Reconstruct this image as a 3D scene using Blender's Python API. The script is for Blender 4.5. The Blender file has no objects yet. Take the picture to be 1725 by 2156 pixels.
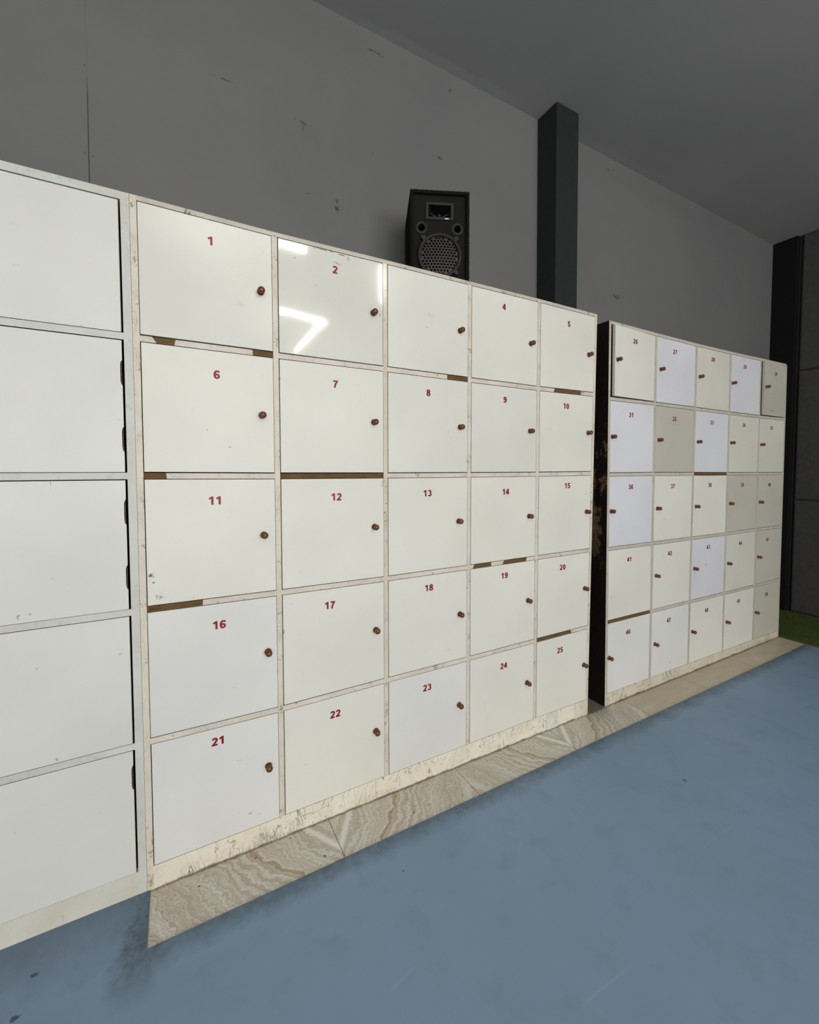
import bpy, bmesh, math, random
from mathutils import Vector, Matrix
random.seed(7)
SC = bpy.context.scene
COL = SC.collection

# ------------------------------------------------------------------ camera
cam_d = bpy.data.cameras.new('camera'); cam = bpy.data.objects.new('camera', cam_d); COL.objects.link(cam)
R_ = Vector((0.87738653, -0.47978343, -0.00086295)); U_ = Vector((0.02053476, 0.03575511, 0.99914959)); F_ = Vector((0.47934456, 0.8766581, -0.04122329))
m = Matrix.Identity(4)
for i in range(3):
    m[i][0] = R_[i]; m[i][1] = U_[i]; m[i][2] = -F_[i]
m[0][3], m[1][3], m[2][3] = 0.09478, -1.55801, 1.34740
cam.matrix_world = m
cam_d.sensor_fit = 'HORIZONTAL'; cam_d.sensor_width = 36.0
cam_d.lens = 904.137 / 1725 * 36.0
cam_d.shift_y = -52.2 / 1725
cam_d.clip_start = 0.02
SC.camera = cam

# ------------------------------------------------------------------ exposure, world, lamps' strength
SC.view_settings.view_transform = 'Standard'; SC.view_settings.look = 'None'
SC.view_settings.gamma = 1.0; SC.view_settings.use_curve_mapping = False
SC.view_settings.exposure = 0.35
W = bpy.data.worlds.new('world'); SC.world = W; W.use_nodes = True
W.node_tree.nodes['Background'].inputs[0].default_value = (0.5, 0.6, 0.7, 1); W.node_tree.nodes['Background'].inputs[1].default_value = 0.3
TUBE_STRENGTH = 48.0
TUBE_COLOR = (1.0, 0.955, 0.86)
FILL_WINDOW_STRENGTH = 8.2

WALL_Y = 0.451; CEIL_Z = 3.486; XR = 5.2; XL = -4.0; YF = -8.0

# ------------------------------------------------------------------ node helpers
def srgb(r, g, b):
    f = lambda c: (c/255/12.92) if c/255 <= 0.04045 else ((c/255+0.055)/1.055)**2.4
    return (f(r), f(g), f(b), 1.0)

class NT:
    def __init__(s, name):
        s.mat = bpy.data.materials.new(name); s.mat.use_nodes = True
        s.t = s.mat.node_tree; s.b = s.t.nodes['Principled BSDF']
        s.geo = s.t.nodes.new('ShaderNodeNewGeometry')
    def n(s, kind, **kw):
        o = s.t.nodes.new(kind)
        for k, v in kw.items(): setattr(o, k, v)
        return o
    def link(s, a, b): s.t.links.new(a, b)
    def put(s, v, sock):
        if isinstance(v, bpy.types.NodeSocket): s.link(v, sock)
        elif v is not None: sock.default_value = v
    def math(s, op, a, b=None, c=None, clamp=False):
        o = s.n('ShaderNodeMath', operation=op, use_clamp=clamp)
        for i, v in enumerate((a, b, c)): s.put(v, o.inputs[i])
        return o.outputs[0]
    def xyz(s, vec=None):
        o = s.n('ShaderNodeSeparateXYZ'); s.link(vec if vec is not None else s.geo.outputs['Position'], o.inputs[0]); return o.outputs
    def comb(s, x, y, z):
        o = s.n('ShaderNodeCombineXYZ')
        for i, v in enumerate((x, y, z)): s.put(v, o.inputs[i])
        return o.outputs[0]
    def noise(s, scale, detail=3, rough=0.55, vec=None, stretch=None, off=None, dist=0.0):
        v = vec if vec is not None else s.geo.outputs['Position']
        if stretch or off:
            mp = s.n('ShaderNodeMapping'); s.link(v, mp.inputs[0])
            if stretch: mp.inputs['Scale'].default_value = stretch
            if off: mp.inputs['Location'].default_value = off
            v = mp.outputs[0]
        o = s.n('ShaderNodeTexNoise'); s.link(v, o.inputs['Vector'])
        o.inputs['Scale'].default_value = scale; o.inputs['Detail'].default_value = detail
        o.inputs['Roughness'].default_value = rough; o.inputs['Distortion'].default_value = dist
        return o.outputs[0]
    def rng(s, v, a, b, c=0.0, d=1.0):
        o = s.n('ShaderNodeMapRange'); s.put(v, o.inputs[0])
        for i, x in enumerate((a, b, c, d)): o.inputs[i+1].default_value = x
        return o.outputs[0]
    def mix(s, f, a, b):
        o = s.n('ShaderNodeMix', data_type='RGBA'); s.put(f, o.inputs[0]); s.put(a, o.inputs[6]); s.put(b, o.inputs[7]); return o.outputs[2]
    def ramp(s, f, stops):
        o = s.n('ShaderNodeValToRGB'); s.put(f, o.inputs[0]); e = o.color_ramp.elements
        while len(e) < len(stops): e.new(0.5)
        for q, (p, c) in zip(e, stops): q.position = p; q.color = c
        return o.outputs[0]
    def bump(s, h, strength, dist=0.001):
        o = s.n('ShaderNodeBump'); s.put(h, o.inputs['Height']); o.inputs['Strength'].default_value = strength; o.inputs['Distance'].default_value = dist
        s.link(o.outputs[0], s.b.inputs['Normal'])
    def spot(s, ax, ay, cx, cy, rx, ry, soft=0.5, wob=None):
        # an irregular mark of its own shape at (cx, cy) on a plane
        dx = s.math('DIVIDE', s.math('SUBTRACT', ax, cx), rx); dy = s.math('DIVIDE', s.math('SUBTRACT', ay, cy), ry)
        d = s.math('SQRT', s.math('ADD', s.math('MULTIPLY', dx, dx), s.math('MULTIPLY', dy, dy)))
        if wob is not None: d = s.math('ADD', d, wob)
        return s.rng(d, 1.0-soft, 1.0, 1.0, 0.0)
    def fin(s, color=None, rough=None, spec=None, metal=None, coat=None):
        s.put(color, s.b.inputs['Base Color']); s.put(rough, s.b.inputs['Roughness'])
        if spec is not None: s.b.inputs['Specular IOR Level'].default_value = spec
        if metal is not None: s.b.inputs['Metallic'].default_value = metal
        if coat is not None: s.b.inputs['Coat Weight'].default_value = coat
        return s.mat

# ------------------------------------------------------------------ materials
SCUFFS = {
 'white_laminate_glossy': [(.578, 2.150, .05, .004, .9), (.615, 2.152, .035, .005, .9), (.66, 2.148, .03, .004, .8), (.644, 2.113, .02, .008, .6), (.684, 2.135, .006, .014, .8), (.483, 2.097, .012, .008, .45), (.559, 2.016, .004, .004, .9), (.815, 1.955, .004, .012, .7)],
 'white_laminate_cream': [(.258, 1.422, .010, .006, .45), (.191, 1.478, .005, .005, .5), (.047, .948, .022, .012, .6), (.030, .992, .006, .004, .8), (.022, 1.015, .012, .018, .9), (.429, .759, .005, .016, .8), (.822, 1.296, .005, .014, .7), (1.345, .251, .006, .012, .4),
                          (.505, .245, .010, .006, .3), (.428, 1.668, .004, .008, .8), (1.668, 2.098, .004, .012, .8), (.14, .93, .006, .010, .3), (1.45, 1.10, .006, .004, .3), (2.25, .62, .006, .014, .45)],
 'white_laminate_grey': [(.304, .136, .014, .007, .5), (.333, .121, .012, .005, .4), (2.837, .119, .012, .010, .5), (.26, .60, .006, .006, .3)],
 'white_laminate_satin': [(1.032, 1.938, .004, .004, .9), (.30, 1.90, .03, .02, .12), (1.05, 1.99, .03, .02, .10)],
 'white_laminate_bluish': [(3.229, .701, .012, .016, .6)],
 'pale_grey_laminate': [(-.296, .937, .006, .010, .6), (-.27, .942, .005, .008, .5), (-.061, .784, .010, .004, .5), (-.223, .507, .005, .010, .5), (-.134, 1.764, .010, .005, .4), (-.05, 1.50, .004, .006, .4), (-.215, 1.306, .001, .016, .8)],
 'white_laminate_dirty': [(4.096, 2.059, .022, .008, .9), (4.12, 2.03, .03, .02, .5), (4.091, 1.916, .012, .010, .7), (4.03, 2.07, .09, .004, .5), (2.815, 1.629, .10, .0015, .7), (4.08, 1.79, .08, .02, .35), (3.52, 1.02, .008, .05, .45)]}
def mat_laminate(name, rgb, rough=0.35, dirt=0.25, warp=0.0, seed=0.0):
    k = NT(name)
    a = k.noise(2.2, 4, off=(seed, 1.3, seed*2)); b = k.noise(60, 3, off=(seed, 0, 0))
    base = k.mix(k.rng(a, 0.35, 0.7), srgb(*rgb), srgb(*[max(0, c-9) for c in rgb]))
    spots = k.rng(k.noise(17, 4, 0.6, off=(seed*3, 2, 1)), 0.66, 0.74)
    fine = k.rng(k.noise(140, 2, off=(seed, 5, 1)), 0.52, 0.66)
    f = k.math('MULTIPLY', k.math('MULTIPLY', spots, fine), dirt)
    col = k.mix(f, base, srgb(96, 92, 82))
    if name in SCUFFS:      # individual scuffs and chips: x, z, half width, half height, strength
        p = k.xyz(); wob = k.rng(k.noise(90, 4, 0.8), 0.3, 0.7, -0.6, 1.5)
        for (cx, cz, rx, rz, st) in SCUFFS[name]:
            col = k.mix(k.math('MULTIPLY', k.spot(p[0], p[2], cx, cz, rx, rz, 0.5, wob), st), col, srgb(66, 60, 48))
    r = k.rng(b, 0.3, 0.7, rough*0.9, rough*1.1)
    if warp:
        h = k.math('ADD', k.noise(3.0, 2, 0.4, off=(seed, 0, 3)), k.math('MULTIPLY', k.noise(45, 2, 0.5), 0.02))
        k.bump(h, 1.0, warp)
    else:
        k.bump(k.noise(14, 2, off=(seed, 0, 0)), 0.10, 0.002)
    return k.fin(col, r, 0.4)

M_DOOR = {
 'cream': mat_laminate('white_laminate_cream', (225, 223, 212), 0.42, 0.5, 0, 1.0),
 'grey':  mat_laminate('white_laminate_grey', (222, 221, 216), 0.45, 0.6, 0, 2.0),
 'glossy': mat_laminate('white_laminate_glossy', (219, 218, 208), 0.075, 0.5, 0.0014, 4.0),
 'semi': mat_laminate('white_laminate_satin', (222, 221, 211), 0.24, 0.5, 0.0010, 3.0),
 'blue':  mat_laminate('white_laminate_bluish', (218, 218, 222), 0.38, 0.4, 0, 5.0),
 'dirty': mat_laminate('white_laminate_dirty', (192, 188, 174), 0.5, 1.0, 0, 6.0),
 'dull': mat_laminate('white_laminate_dull', (213, 211, 198), 0.5, 0.8, 0, 7.0),
 'left':  mat_laminate('pale_grey_laminate', (217, 217, 209), 0.40, 0.6, 0, 8.0)}

def mat_edge(name, rgb, amount, vertical, seed, rough=0.5, low_dirt=False):
    k = NT(name); p = k.xyz()
    a = k.noise(9, 4, off=(seed, 0, seed))
    base = k.mix(k.rng(a, 0.3, 0.7), srgb(*rgb), srgb(rgb[0]-10, rgb[1]-14, rgb[2]-20))
    st = (40, 1, 6) if vertical else (8, 1, 60)
    sc = k.noise(4.0, 3, 0.7, stretch=st, off=(seed, 0, 0), dist=1.5)
    line = k.math('MULTIPLY', k.rng(k.math('ABSOLUTE', k.math('SUBTRACT', sc, 0.5)), 0.0, 0.022, 1.0, 0.0), k.rng(k.noise(7, 2, off=(seed, 7, 0)), 0.46, 0.58))
    chips = k.math('MULTIPLY', k.rng(k.noise(22, 5, 0.7, off=(0, seed, 0)), 0.57, 0.63), k.rng(k.noise(110, 2), 0.42, 0.58))
    f = k.math('MULTIPLY', k.math('MAXIMUM', line, chips), amount, clamp=True)
    if low_dirt:
        # a dark line along the floor, grimy smudges rising from it, and fine slanting scratches and cracks in the paint
        n5 = k.noise(9, 5, 0.75, stretch=(1, 1, 0.8), off=(seed, 0, 0))
        zone = k.noise(1.6, 3, 0.6, off=(seed+1.0, 0, 0))
        q = k.math('ADD', p[2], k.rng(n5, 0.3, 0.75, 0.008, -0.010))
        g = k.rng(q, 0.0, 0.007, 0.85, 0.0)
        q2 = k.math('ADD', p[2], k.rng(n5, 0.3, 0.7, 0.03, -0.05))
        g2 = k.math('MULTIPLY', k.math('MULTIPLY', k.rng(q2, 0.0, 0.035, 0.75, 0.0), k.rng(zone, 0.50, 0.60)), k.rng(k.noise(60, 4, 0.75, stretch=(1.6, 1, 0.35)), 0.42, 0.62))
        l = None
        for (sx, sz, ang, w_, th) in ((26, 5, 0.25, 0.014, 0.47), (34, 5, -0.35, 0.012, 0.49), (9, 40, 0.15, 0.010, 0.50)):
            ca, sa = math.cos(ang), math.sin(ang)
            uu = k.math('ADD', k.math('MULTIPLY', p[0], ca*sx), k.math('MULTIPLY', p[2], sa*sx)); vv = k.math('SUBTRACT', k.math('MULTIPLY', p[2], ca*sz), k.math('MULTIPLY', p[0], sa*sz))
            nn = k.noise(0.9, 2, 0.5, vec=k.comb(uu, vv, seed+ang*10), dist=0.6)
            ln = k.math('MULTIPLY', k.rng(k.math('ABSOLUTE', k.math('SUBTRACT', nn, 0.5)), 0.0, w_, 0.8, 0.0), k.rng(k.noise(6, 3, 0.6, off=(seed+ang*7, 1, 0)), th, th+0.08))
            l = ln if l is None else k.math('MAXIMUM', l, ln)
        f = k.math('MAXIMUM', k.math('MULTIPLY', f, 0.6), k.math('MAXIMUM', k.math('MAXIMUM', g, g2), l), clamp=True)
    col = k.mix(f, base, srgb(74, 64, 48))
    if name == 'cream_edge_band_upright':
        wob = k.rng(k.noise(90, 4, 0.8), 0.3, 0.7, -0.4, 1.2)
        for (cx, cz, rx, rz) in [(.004, .125, .012, .014), (.008, .160, .004, .02), (.417, .482, .016, .022), (.838, .468, .012, .03), (.002, .03, .014, .03), (.838, 1.945, .006, .03), (.412, .10, .012, .014), (.002, 1.985, .006, .03), (.0, 2.14, .010, .016)]:
            col = k.mix(k.math('MULTIPLY', k.spot(p[0], p[2], cx, cz, rx, rz, 0.5, wob), 0.75), col, srgb(124, 100, 62))
    k.bump(a, 0.15, 0.001)
    return k.fin(col, rough, 0.4)
M_EDGE_G = mat_edge('glossy_edge_band', (219, 213, 198), 0.6, True, 1.0, rough=0.12)
M_EDGE_V = mat_edge('cream_edge_band_upright', (219, 213, 198), 0.75, True, 1.0)
M_EDGE_H = mat_edge('cream_edge_band_shelf', (219, 212, 200), 0.7, False, 2.0)
M_TOP = mat_edge('cream_edge_band_top', (203, 197, 186), 0.9, False, 3.0)
M_PLINTH = mat_edge('scuffed_plinth', (232, 228, 214), 0.5, True, 4.0, low_dirt=True)
M_PLINTH_L = mat_edge('pale_plinth', (212, 211, 200), 0.12, True, 5.5, low_dirt=False)
M_LEFT_EDGE = mat_edge('pale_grey_edge_band', (206, 208, 203), 0.22, True, 6.0)
M_PLINTH_R = mat_edge('flaking_plinth', (216, 210, 194), 1.0, False, 9.0, low_dirt=True)
M_EDGE_R = mat_edge('grey_edge_band', (192, 188, 174), 0.55, True, 7.0)
M_EDGE_RH = mat_edge('grey_edge_band_shelf', (198, 194, 180), 0.55, False, 8.0)

def mat_wood():
    k = NT('bare_particle_wood')
    a = k.noise(6, 5, 0.65, stretch=(3, 1, 60)); b = k.noise(120, 2)
    col = k.mix(k.rng(a, 0.3, 0.7), srgb(126, 98, 60), srgb(72, 52, 30))
    col = k.mix(k.rng(b, 0.5, 0.8, 0, 0.4), col, srgb(60, 44, 28))
    return k.fin(col, 0.8, 0.2)
M_WOOD = mat_wood()

def mat_knob():
    k = NT('varnished_brown_wood')
    a = k.noise(40, 3, stretch=(1, 1, 4))
    return k.fin(k.mix(k.rng(a, 0.3, 0.7), srgb(118, 66, 28), srgb(78, 42, 16)), 0.28, 0.5)
M_KNOB = mat_knob()
def simple(name, rgb, rough, spec=0.4, bump=None):
    k = NT(name); a = k.noise(25, 3)
    col = k.mix(k.rng(a, 0.3, 0.7), srgb(*rgb), srgb(*[int(c*0.88) for c in rgb]))
    if bump: k.bump(k.noise(bump[0], 3), bump[1], bump[2])
    return k.fin(col, rough, spec)
M_RED = simple('red_vinyl', (138, 6, 5), 0.45)
M_RED_WORN = simple('worn_red_vinyl', (176, 60, 52), 0.5)
M_DKRED = simple('faded_dark_red_vinyl', (128, 34, 28), 0.5)
M_BLACKRED = simple('blackened_number_vinyl', (72, 58, 48), 0.6)
M_INNER = simple('unpainted_board', (120, 104, 82), 0.8)
M_BACK = simple('hardboard_back', (70, 52, 38), 0.8)

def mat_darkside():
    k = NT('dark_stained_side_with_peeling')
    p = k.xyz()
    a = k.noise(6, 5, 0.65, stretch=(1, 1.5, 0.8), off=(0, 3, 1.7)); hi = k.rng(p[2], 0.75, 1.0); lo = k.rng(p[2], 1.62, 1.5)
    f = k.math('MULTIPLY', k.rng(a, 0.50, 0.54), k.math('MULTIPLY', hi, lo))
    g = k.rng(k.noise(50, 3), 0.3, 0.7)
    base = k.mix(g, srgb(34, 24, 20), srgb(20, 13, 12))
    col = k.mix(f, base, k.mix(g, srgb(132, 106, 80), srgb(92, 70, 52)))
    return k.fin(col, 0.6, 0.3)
M_DARKSIDE = mat_darkside()

def mat_wall():
    k = NT('grey_wall_paint'); p = k.xyz(); x, z = p[0], p[2]
    a = k.noise(0.9, 4); b = k.noise(240, 2, 0.6); c = k.noise(5, 4, 0.6)
    col = k.mix(k.rng(a, 0.3, 0.7), srgb(112, 112, 109), srgb(104, 104, 104))
    col = k.mix(k.rng(c, 0.55, 0.75, 0, 0.25), col, srgb(98, 98, 98))
    wob = k.rng(k.noise(60, 4, 0.8), 0.3, 0.7, -0.9, 1.4)
    marks = None
    for (cx, cz, rx, rz) in [(0.632, 2.93, 0.022, 0.006), (0.645, 2.922, 0.018, 0.004), (0.640, 2.905, 0.004, 0.02), (0.798, 2.625, 0.012, 0.018), (0.802, 2.59, 0.014, 0.02), (1.0, 3.398, 0.05, 0.006),
                             (1.446, 3.398, 0.010, 0.016), (-0.172, 2.516, 0.006, 0.006), (-0.148, 2.512, 0.004, 0.004), (0.985, 2.909, 0.007, 0.007),
                             (-0.166, 2.83, 0.005, 0.005), (0.31, 2.98, 0.04, 0.004), (2.862, 2.566, 0.05, 0.02), (0.66, 2.62, 0.005, 0.005), (1.38, 3.02, 0.03, 0.008), (2.75, 3.40, 0.012, 0.012)]:
        sp = k.spot(x, z, cx, cz, rx, rz, 0.6, wob)
        marks = sp if marks is None else k.math('MAXIMUM', marks, sp)
    seam = k.rng(k.math('ABSOLUTE', k.math('SUBTRACT', x, k.rng(z, 2.3, 2.9, -0.1615, -0.1575))), 0.0007, 0.0022, 1.0, 0.0)
    seam = k.math('MULTIPLY', seam, k.rng(z, 2.72, 2.80, 0.9, 0.12))
    marks = k.math('MAXIMUM', k.math('MULTIPLY', marks, 0.75), seam, clamp=True)
    col = k.mix(marks, col, srgb(30, 30, 29))
    k.bump(k.math('ADD', k.math('MULTIPLY', b, 0.25), k.noise(7, 3)), 0.12, 0.004)
    return k.fin(col, 0.75, 0.25)
M_WALL = mat_wall()

def mat_ceil():
    k = NT('grey_ceiling_paint'); p = k.xyz()
    a = k.noise(0.7, 3); b = k.noise(230, 2, 0.6)
    col = k.mix(k.rng(a, 0.3, 0.7), srgb(168, 164, 158), srgb(154, 151, 147))
    # plaster patch along the joint with the wall
    w = k.noise(3, 4, 0.6, stretch=(1, 3, 1))
    band = k.math('MULTIPLY', k.rng(k.math('ADD', p[1], k.rng(w, 0.3, 0.7, -0.03, 0.03)), 0.385, 0.41), k.math('MULTIPLY', k.rng(p[0], 0.75, 0.9), k.rng(p[0], 1.95, 1.7)))
    band2 = k.math('MULTIPLY', k.rng(k.math('ADD', p[1], k.rng(w, 0.3, 0.7, -0.03, 0.03)), 0.38, 0.41), k.math('MULTIPLY', k.rng(p[0], 2.4, 2.6), k.rng(p[0], 3.6, 3.3)))
    col = k.mix(k.math('MULTIPLY', k.math('MAXIMUM', band, k.math('MULTIPLY', band2, 0.5)), 0.5), col, srgb(172, 172, 166))
    k.bump(k.math('ADD', k.math('MULTIPLY', b, 0.25), k.noise(3, 3)), 0.15, 0.006)
    return k.fin(col, 0.7, 0.3)
M_CEIL = mat_ceil()

def mat_blue():
    k = NT('blue_floor_coating'); p = k.xyz(); x, y = p[0], p[1]
    a = k.noise(1.5, 4, 0.55); c = k.noise(8, 5, 0.65); e = k.noise(38, 4, 0.7)
    col = k.mix(k.rng(a, 0.3, 0.7), srgb(135, 157, 186), srgb(126, 152, 176))
    col = k.mix(k.rng(c, 0.52, 0.72, 0, 0.3), col, srgb(112, 136, 154))
    # grime caught along the edge of the coating and at its corner by the first cabinet
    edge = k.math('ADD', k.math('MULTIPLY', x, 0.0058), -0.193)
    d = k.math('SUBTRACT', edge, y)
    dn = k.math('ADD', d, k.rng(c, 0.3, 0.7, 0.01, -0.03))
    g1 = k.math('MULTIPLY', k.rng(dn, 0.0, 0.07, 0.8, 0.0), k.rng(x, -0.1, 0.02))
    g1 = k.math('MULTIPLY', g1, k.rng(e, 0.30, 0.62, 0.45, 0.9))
    thin = k.math('MULTIPLY', k.math('MULTIPLY', k.rng(d, 0.0, 0.008, 0.6, 0.0), k.rng(d, -0.02, -0.01)), k.rng(x, -0.02, 0.0))  # thin shadow line at the coating's raised edge, painted into the colour
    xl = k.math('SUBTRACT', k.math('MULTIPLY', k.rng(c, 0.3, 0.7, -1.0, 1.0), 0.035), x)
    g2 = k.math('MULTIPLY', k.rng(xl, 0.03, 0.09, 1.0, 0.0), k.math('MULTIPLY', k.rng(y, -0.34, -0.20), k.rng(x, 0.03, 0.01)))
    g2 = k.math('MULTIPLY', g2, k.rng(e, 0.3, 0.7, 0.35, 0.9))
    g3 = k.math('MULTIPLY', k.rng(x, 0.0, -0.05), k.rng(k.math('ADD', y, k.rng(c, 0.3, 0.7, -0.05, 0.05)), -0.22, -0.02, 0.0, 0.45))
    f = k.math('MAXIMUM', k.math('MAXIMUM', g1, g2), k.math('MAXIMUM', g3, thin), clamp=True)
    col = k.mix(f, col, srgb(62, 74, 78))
    wob = k.rng(k.noise(70, 3, 0.7), 0.3, 0.7, -0.5, 0.8)
    for (cx, cy, rx, ry) in [(-0.262, -0.122, 0.012, 0.008), (-0.278, -0.215, 0.012, 0.007), (2.004, -0.548, 0.012, 0.010), (0.741, -0.332, 0.006, 0.004)]:
        col = k.mix(k.math('MULTIPLY', k.spot(x, y, cx, cy, rx, ry, 0.5, wob), 0.8), col, srgb(44, 60, 74))
    # pale scratches
    for (cx, cy, ang, ln) in [(1.057, -0.869, -0.03, 0.11), (1.82, -0.765, -0.04, 0.14), (1.66, -0.43, -0.07, 0.06), (0.6, -0.6, 0.2, 0.06)]:
        ca, sa = math.cos(ang), math.sin(ang)
        dx = k.math('SUBTRACT', x, cx); dy = k.math('SUBTRACT', y, cy)
        u = k.math('ADD', k.math('MULTIPLY', dx, ca), k.math('MULTIPLY', dy, sa)); v = k.math('SUBTRACT', k.math('MULTIPLY', dy, ca), k.math('MULTIPLY', dx, sa))
        v = k.math('ADD', v, k.math('MULTIPLY', k.math('MULTIPLY', u, u), 0.35))
        f = k.math('MULTIPLY', k.rng(k.math('ABSOLUTE', v), 0.0005, 0.0026, 1.0, 0.0), k.rng(k.math('ABSOLUTE', u), ln*0.4, ln, 0.45, 0.0))
        col = k.mix(f, col, srgb(150, 170, 190))
    k.bump(k.math('ADD', k.math('MULTIPLY', k.noise(170, 2), 0.2), k.noise(6, 3)), 0.12, 0.004)
    return k.fin(col, k.rng(c, 0.3, 0.7, 0.42, 0.55), 0.35)
M_BLUE = mat_blue()

def mat_travertine():
    k = NT('travertine'); p = k.xyz(); x, y = p[0], p[1]
    pp = k.math('PINGPONG', k.math('ADD', x, 0.002), 0.589)
    v = k.comb(k.math('ADD', pp, 4.0), y, 0.0)
    n1 = k.noise(7.0, 5, 0.6, vec=v); n2 = k.noise(30, 4, 0.65, vec=v)
    w = k.math('ADD', k.math('MULTIPLY', pp, 0.84), k.math('MULTIPLY', y, 0.54))
    w = k.math('ADD', w, k.math('ADD', k.math('MULTIPLY', n1, 0.15), k.math('MULTIPLY', n2, 0.024)))
    bands = k.noise(1.0, 6, 0.72, vec=k.comb(k.math('MULTIPLY', w, 13.0), 2.2, 0.0))
    col = k.ramp(bands, [(0.30, srgb(140, 114, 82)), (0.38, srgb(176, 158, 130)), (0.44, srgb(206, 198, 180)), (0.50, srgb(228, 227, 220)), (0.54, srgb(188, 176, 154)), (0.60, srgb(230, 227, 218)), (0.68, srgb(206, 198, 182)), (0.78, srgb(170, 150, 122))])
    fine = k.noise(1.0, 4, 0.7, vec=k.comb(k.math('MULTIPLY', w, 90.0), 7.0, 0.0))
    col = k.mix(k.rng(k.math('ABSOLUTE', k.math('SUBTRACT', fine, 0.5)), 0.0, 0.020, 0.45, 0.0), col, srgb(138, 120, 96))
    col = k.mix(k.rng(k.noise(90, 3, 0.7, vec=v), 0.48, 0.7, 0, 0.4), col, srgb(168, 156, 136))
    # a white vein near each mirrored joint
    wv = k.math('ABSOLUTE', k.math('SUBTRACT', k.math('ADD', k.math('MULTIPLY', pp, 0.84), k.math('ADD', k.math('MULTIPLY', y, 0.54), k.math('MULTIPLY', n2, 0.012))), 0.425))
    col = k.mix(k.math('MULTIPLY', k.rng(wv, 0.005, 0.016, 0.95, 0.0), k.rng(x, 2.3, 2.2)), col, srgb(236, 236, 230))
    pits = k.rng(k.noise(24, 1, 0.5, stretch=(1, 1.8, 1), off=(2, 1, 0)), 0.755, 0.775)
    col = k.mix(pits, col, srgb(60, 46, 32))
    # the plainer tiles towards the far end
    n3 = k.noise(5, 4, 0.6, stretch=(1, 4, 1)); plain = k.mix(k.rng(n3, 0.3, 0.7), srgb(204, 195, 174), srgb(188, 177, 152))
    col = k.mix(k.rng(x, 2.360, 2.362), col, plain)
    j = k.math('ABSOLUTE', k.math('SUBTRACT', k.math('PINGPONG', k.math('ADD', x, 0.002), 0.2945), 0.0))
    q = k.math('FRACT', k.math('DIVIDE', k.math('ADD', x, 0.002), 0.5895))
    jd = k.math('MINIMUM', q, k.math('SUBTRACT', 1.0, q))
    joint = k.math('MULTIPLY', k.rng(jd, 0.0016, 0.0034, 1.0, 0.0), k.rng(x, 0.1, 0.12))
    col = k.mix(k.math('MULTIPLY', joint, 0.8), col, srgb(82, 70, 52))
    low = k.math('MULTIPLY', k.rng(k.math('ADD', y, k.rng(n2, 0.3, 0.7, -0.006, 0.004)), -0.012, -0.001), 0.7)
    col = k.mix(low, col, srgb(84, 74, 58))
    return k.fin(col, 0.42, 0.45)
M_TRAV = mat_travertine()
M_GROUT = simple('concrete_subfloor', (120, 118, 110), 0.9)
M_PILLAR = simple('charcoal_paint', (40, 43, 43), 0.7, 0.25, (160, 0.2, 0.002))
M_PILLAR_D = simple('black_paint', (16, 16, 16), 0.8, 0.2, (160, 0.2, 0.002))
M_PANEL = simple('dark_grey_board', (74, 73, 71), 0.7, 0.25, (190, 0.2, 0.002))
M_TURF = simple('artificial_grass', (84, 98, 48), 0.8, 0.2)
M_OTHERWALL = simple('pale_wall_paint', (205, 204, 198), 0.8, 0.2)
M_FUZZ = simple('dusty_black_carpet', (27, 26, 23), 0.95, 0.1, (420, 0.9, 0.004))
M_BAFFLE = simple('dusty_black_baffle', (23, 22, 19), 0.85, 0.2, (200, 0.4, 0.002))
M_PLASTIC = simple('dusty_black_plastic', (32, 31, 28), 0.65, 0.4)
M_GRILLE = simple('dusty_grille_metal', (60, 57, 50), 0.6, 0.4)
M_HOLE = simple('black_hole', (10, 10, 10), 0.9, 0.1)
M_STICKER = simple('white_sticker', (225, 225, 220), 0.5)
M_PATCH = simple('white_patch', (226, 224, 212), 0.45)
M_HOUSING = simple('white_metal', (225, 225, 222), 0.5)

def emit(name, color, strength):
    m_ = bpy.data.materials.new(name); m_.use_nodes = True; t = m_.node_tree; t.nodes.clear()
    e = t.nodes.new('ShaderNodeEmission'); e.inputs[0].default_value = (*color, 1); e.inputs[1].default_value = strength
    o = t.nodes.new('ShaderNodeOutputMaterial'); t.links.new(e.outputs[0], o.inputs[0]); return m_
M_TUBE = emit('fluorescent_tube', TUBE_COLOR, TUBE_STRENGTH)
M_DAY_FILL = emit('daylight_fill_pane', (1.0, 0.985, 0.975), FILL_WINDOW_STRENGTH)

# ------------------------------------------------------------------ object helpers
def tag(o, label=None, cat=None, group=None, kind=None):
    if label: o['label'] = label
    if cat: o['category'] = cat
    if group: o['group'] = group
    if kind: o['kind'] = kind
    return o
def empty(name, loc, rz=0.0):
    o = bpy.data.objects.new(name, None); o.empty_display_size = 0.1; COL.objects.link(o)
    o.location = loc; o.rotation_euler = (0, 0, rz); return o
def link_mesh(name, bm, mats, parent=None, smooth=False, loc=None):
    me = bpy.data.meshes.new(name); bm.normal_update(); bm.to_mesh(me); bm.free()
    for q in (mats if isinstance(mats, (list, tuple)) else [mats]): me.materials.append(q)
    if smooth:
        for pl in me.polygons: pl.use_smooth = True
    o = bpy.data.objects.new(name, me); COL.objects.link(o)
    if parent: o.parent = parent
    if loc: o.location = loc
    return o
def prism_xz(bm, pts, y0, y1, mi=0):
    """extrude an outline in x,z (counter-clockwise seen from -y) from y0 (front) to y1 (back)"""
    a = [bm.verts.new((x, y0, z)) for x, z in pts]; b = [bm.verts.new((x, y1, z)) for x, z in pts]
    f = [bm.faces.new(a), bm.faces.new(b[::-1])]
    n = len(pts)
    for i in range(n):
        j = (i+1) % n; f.append(bm.faces.new((a[j], a[i], b[i], b[j])))
    for q in f: q.material_index = mi
    return f
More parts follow.
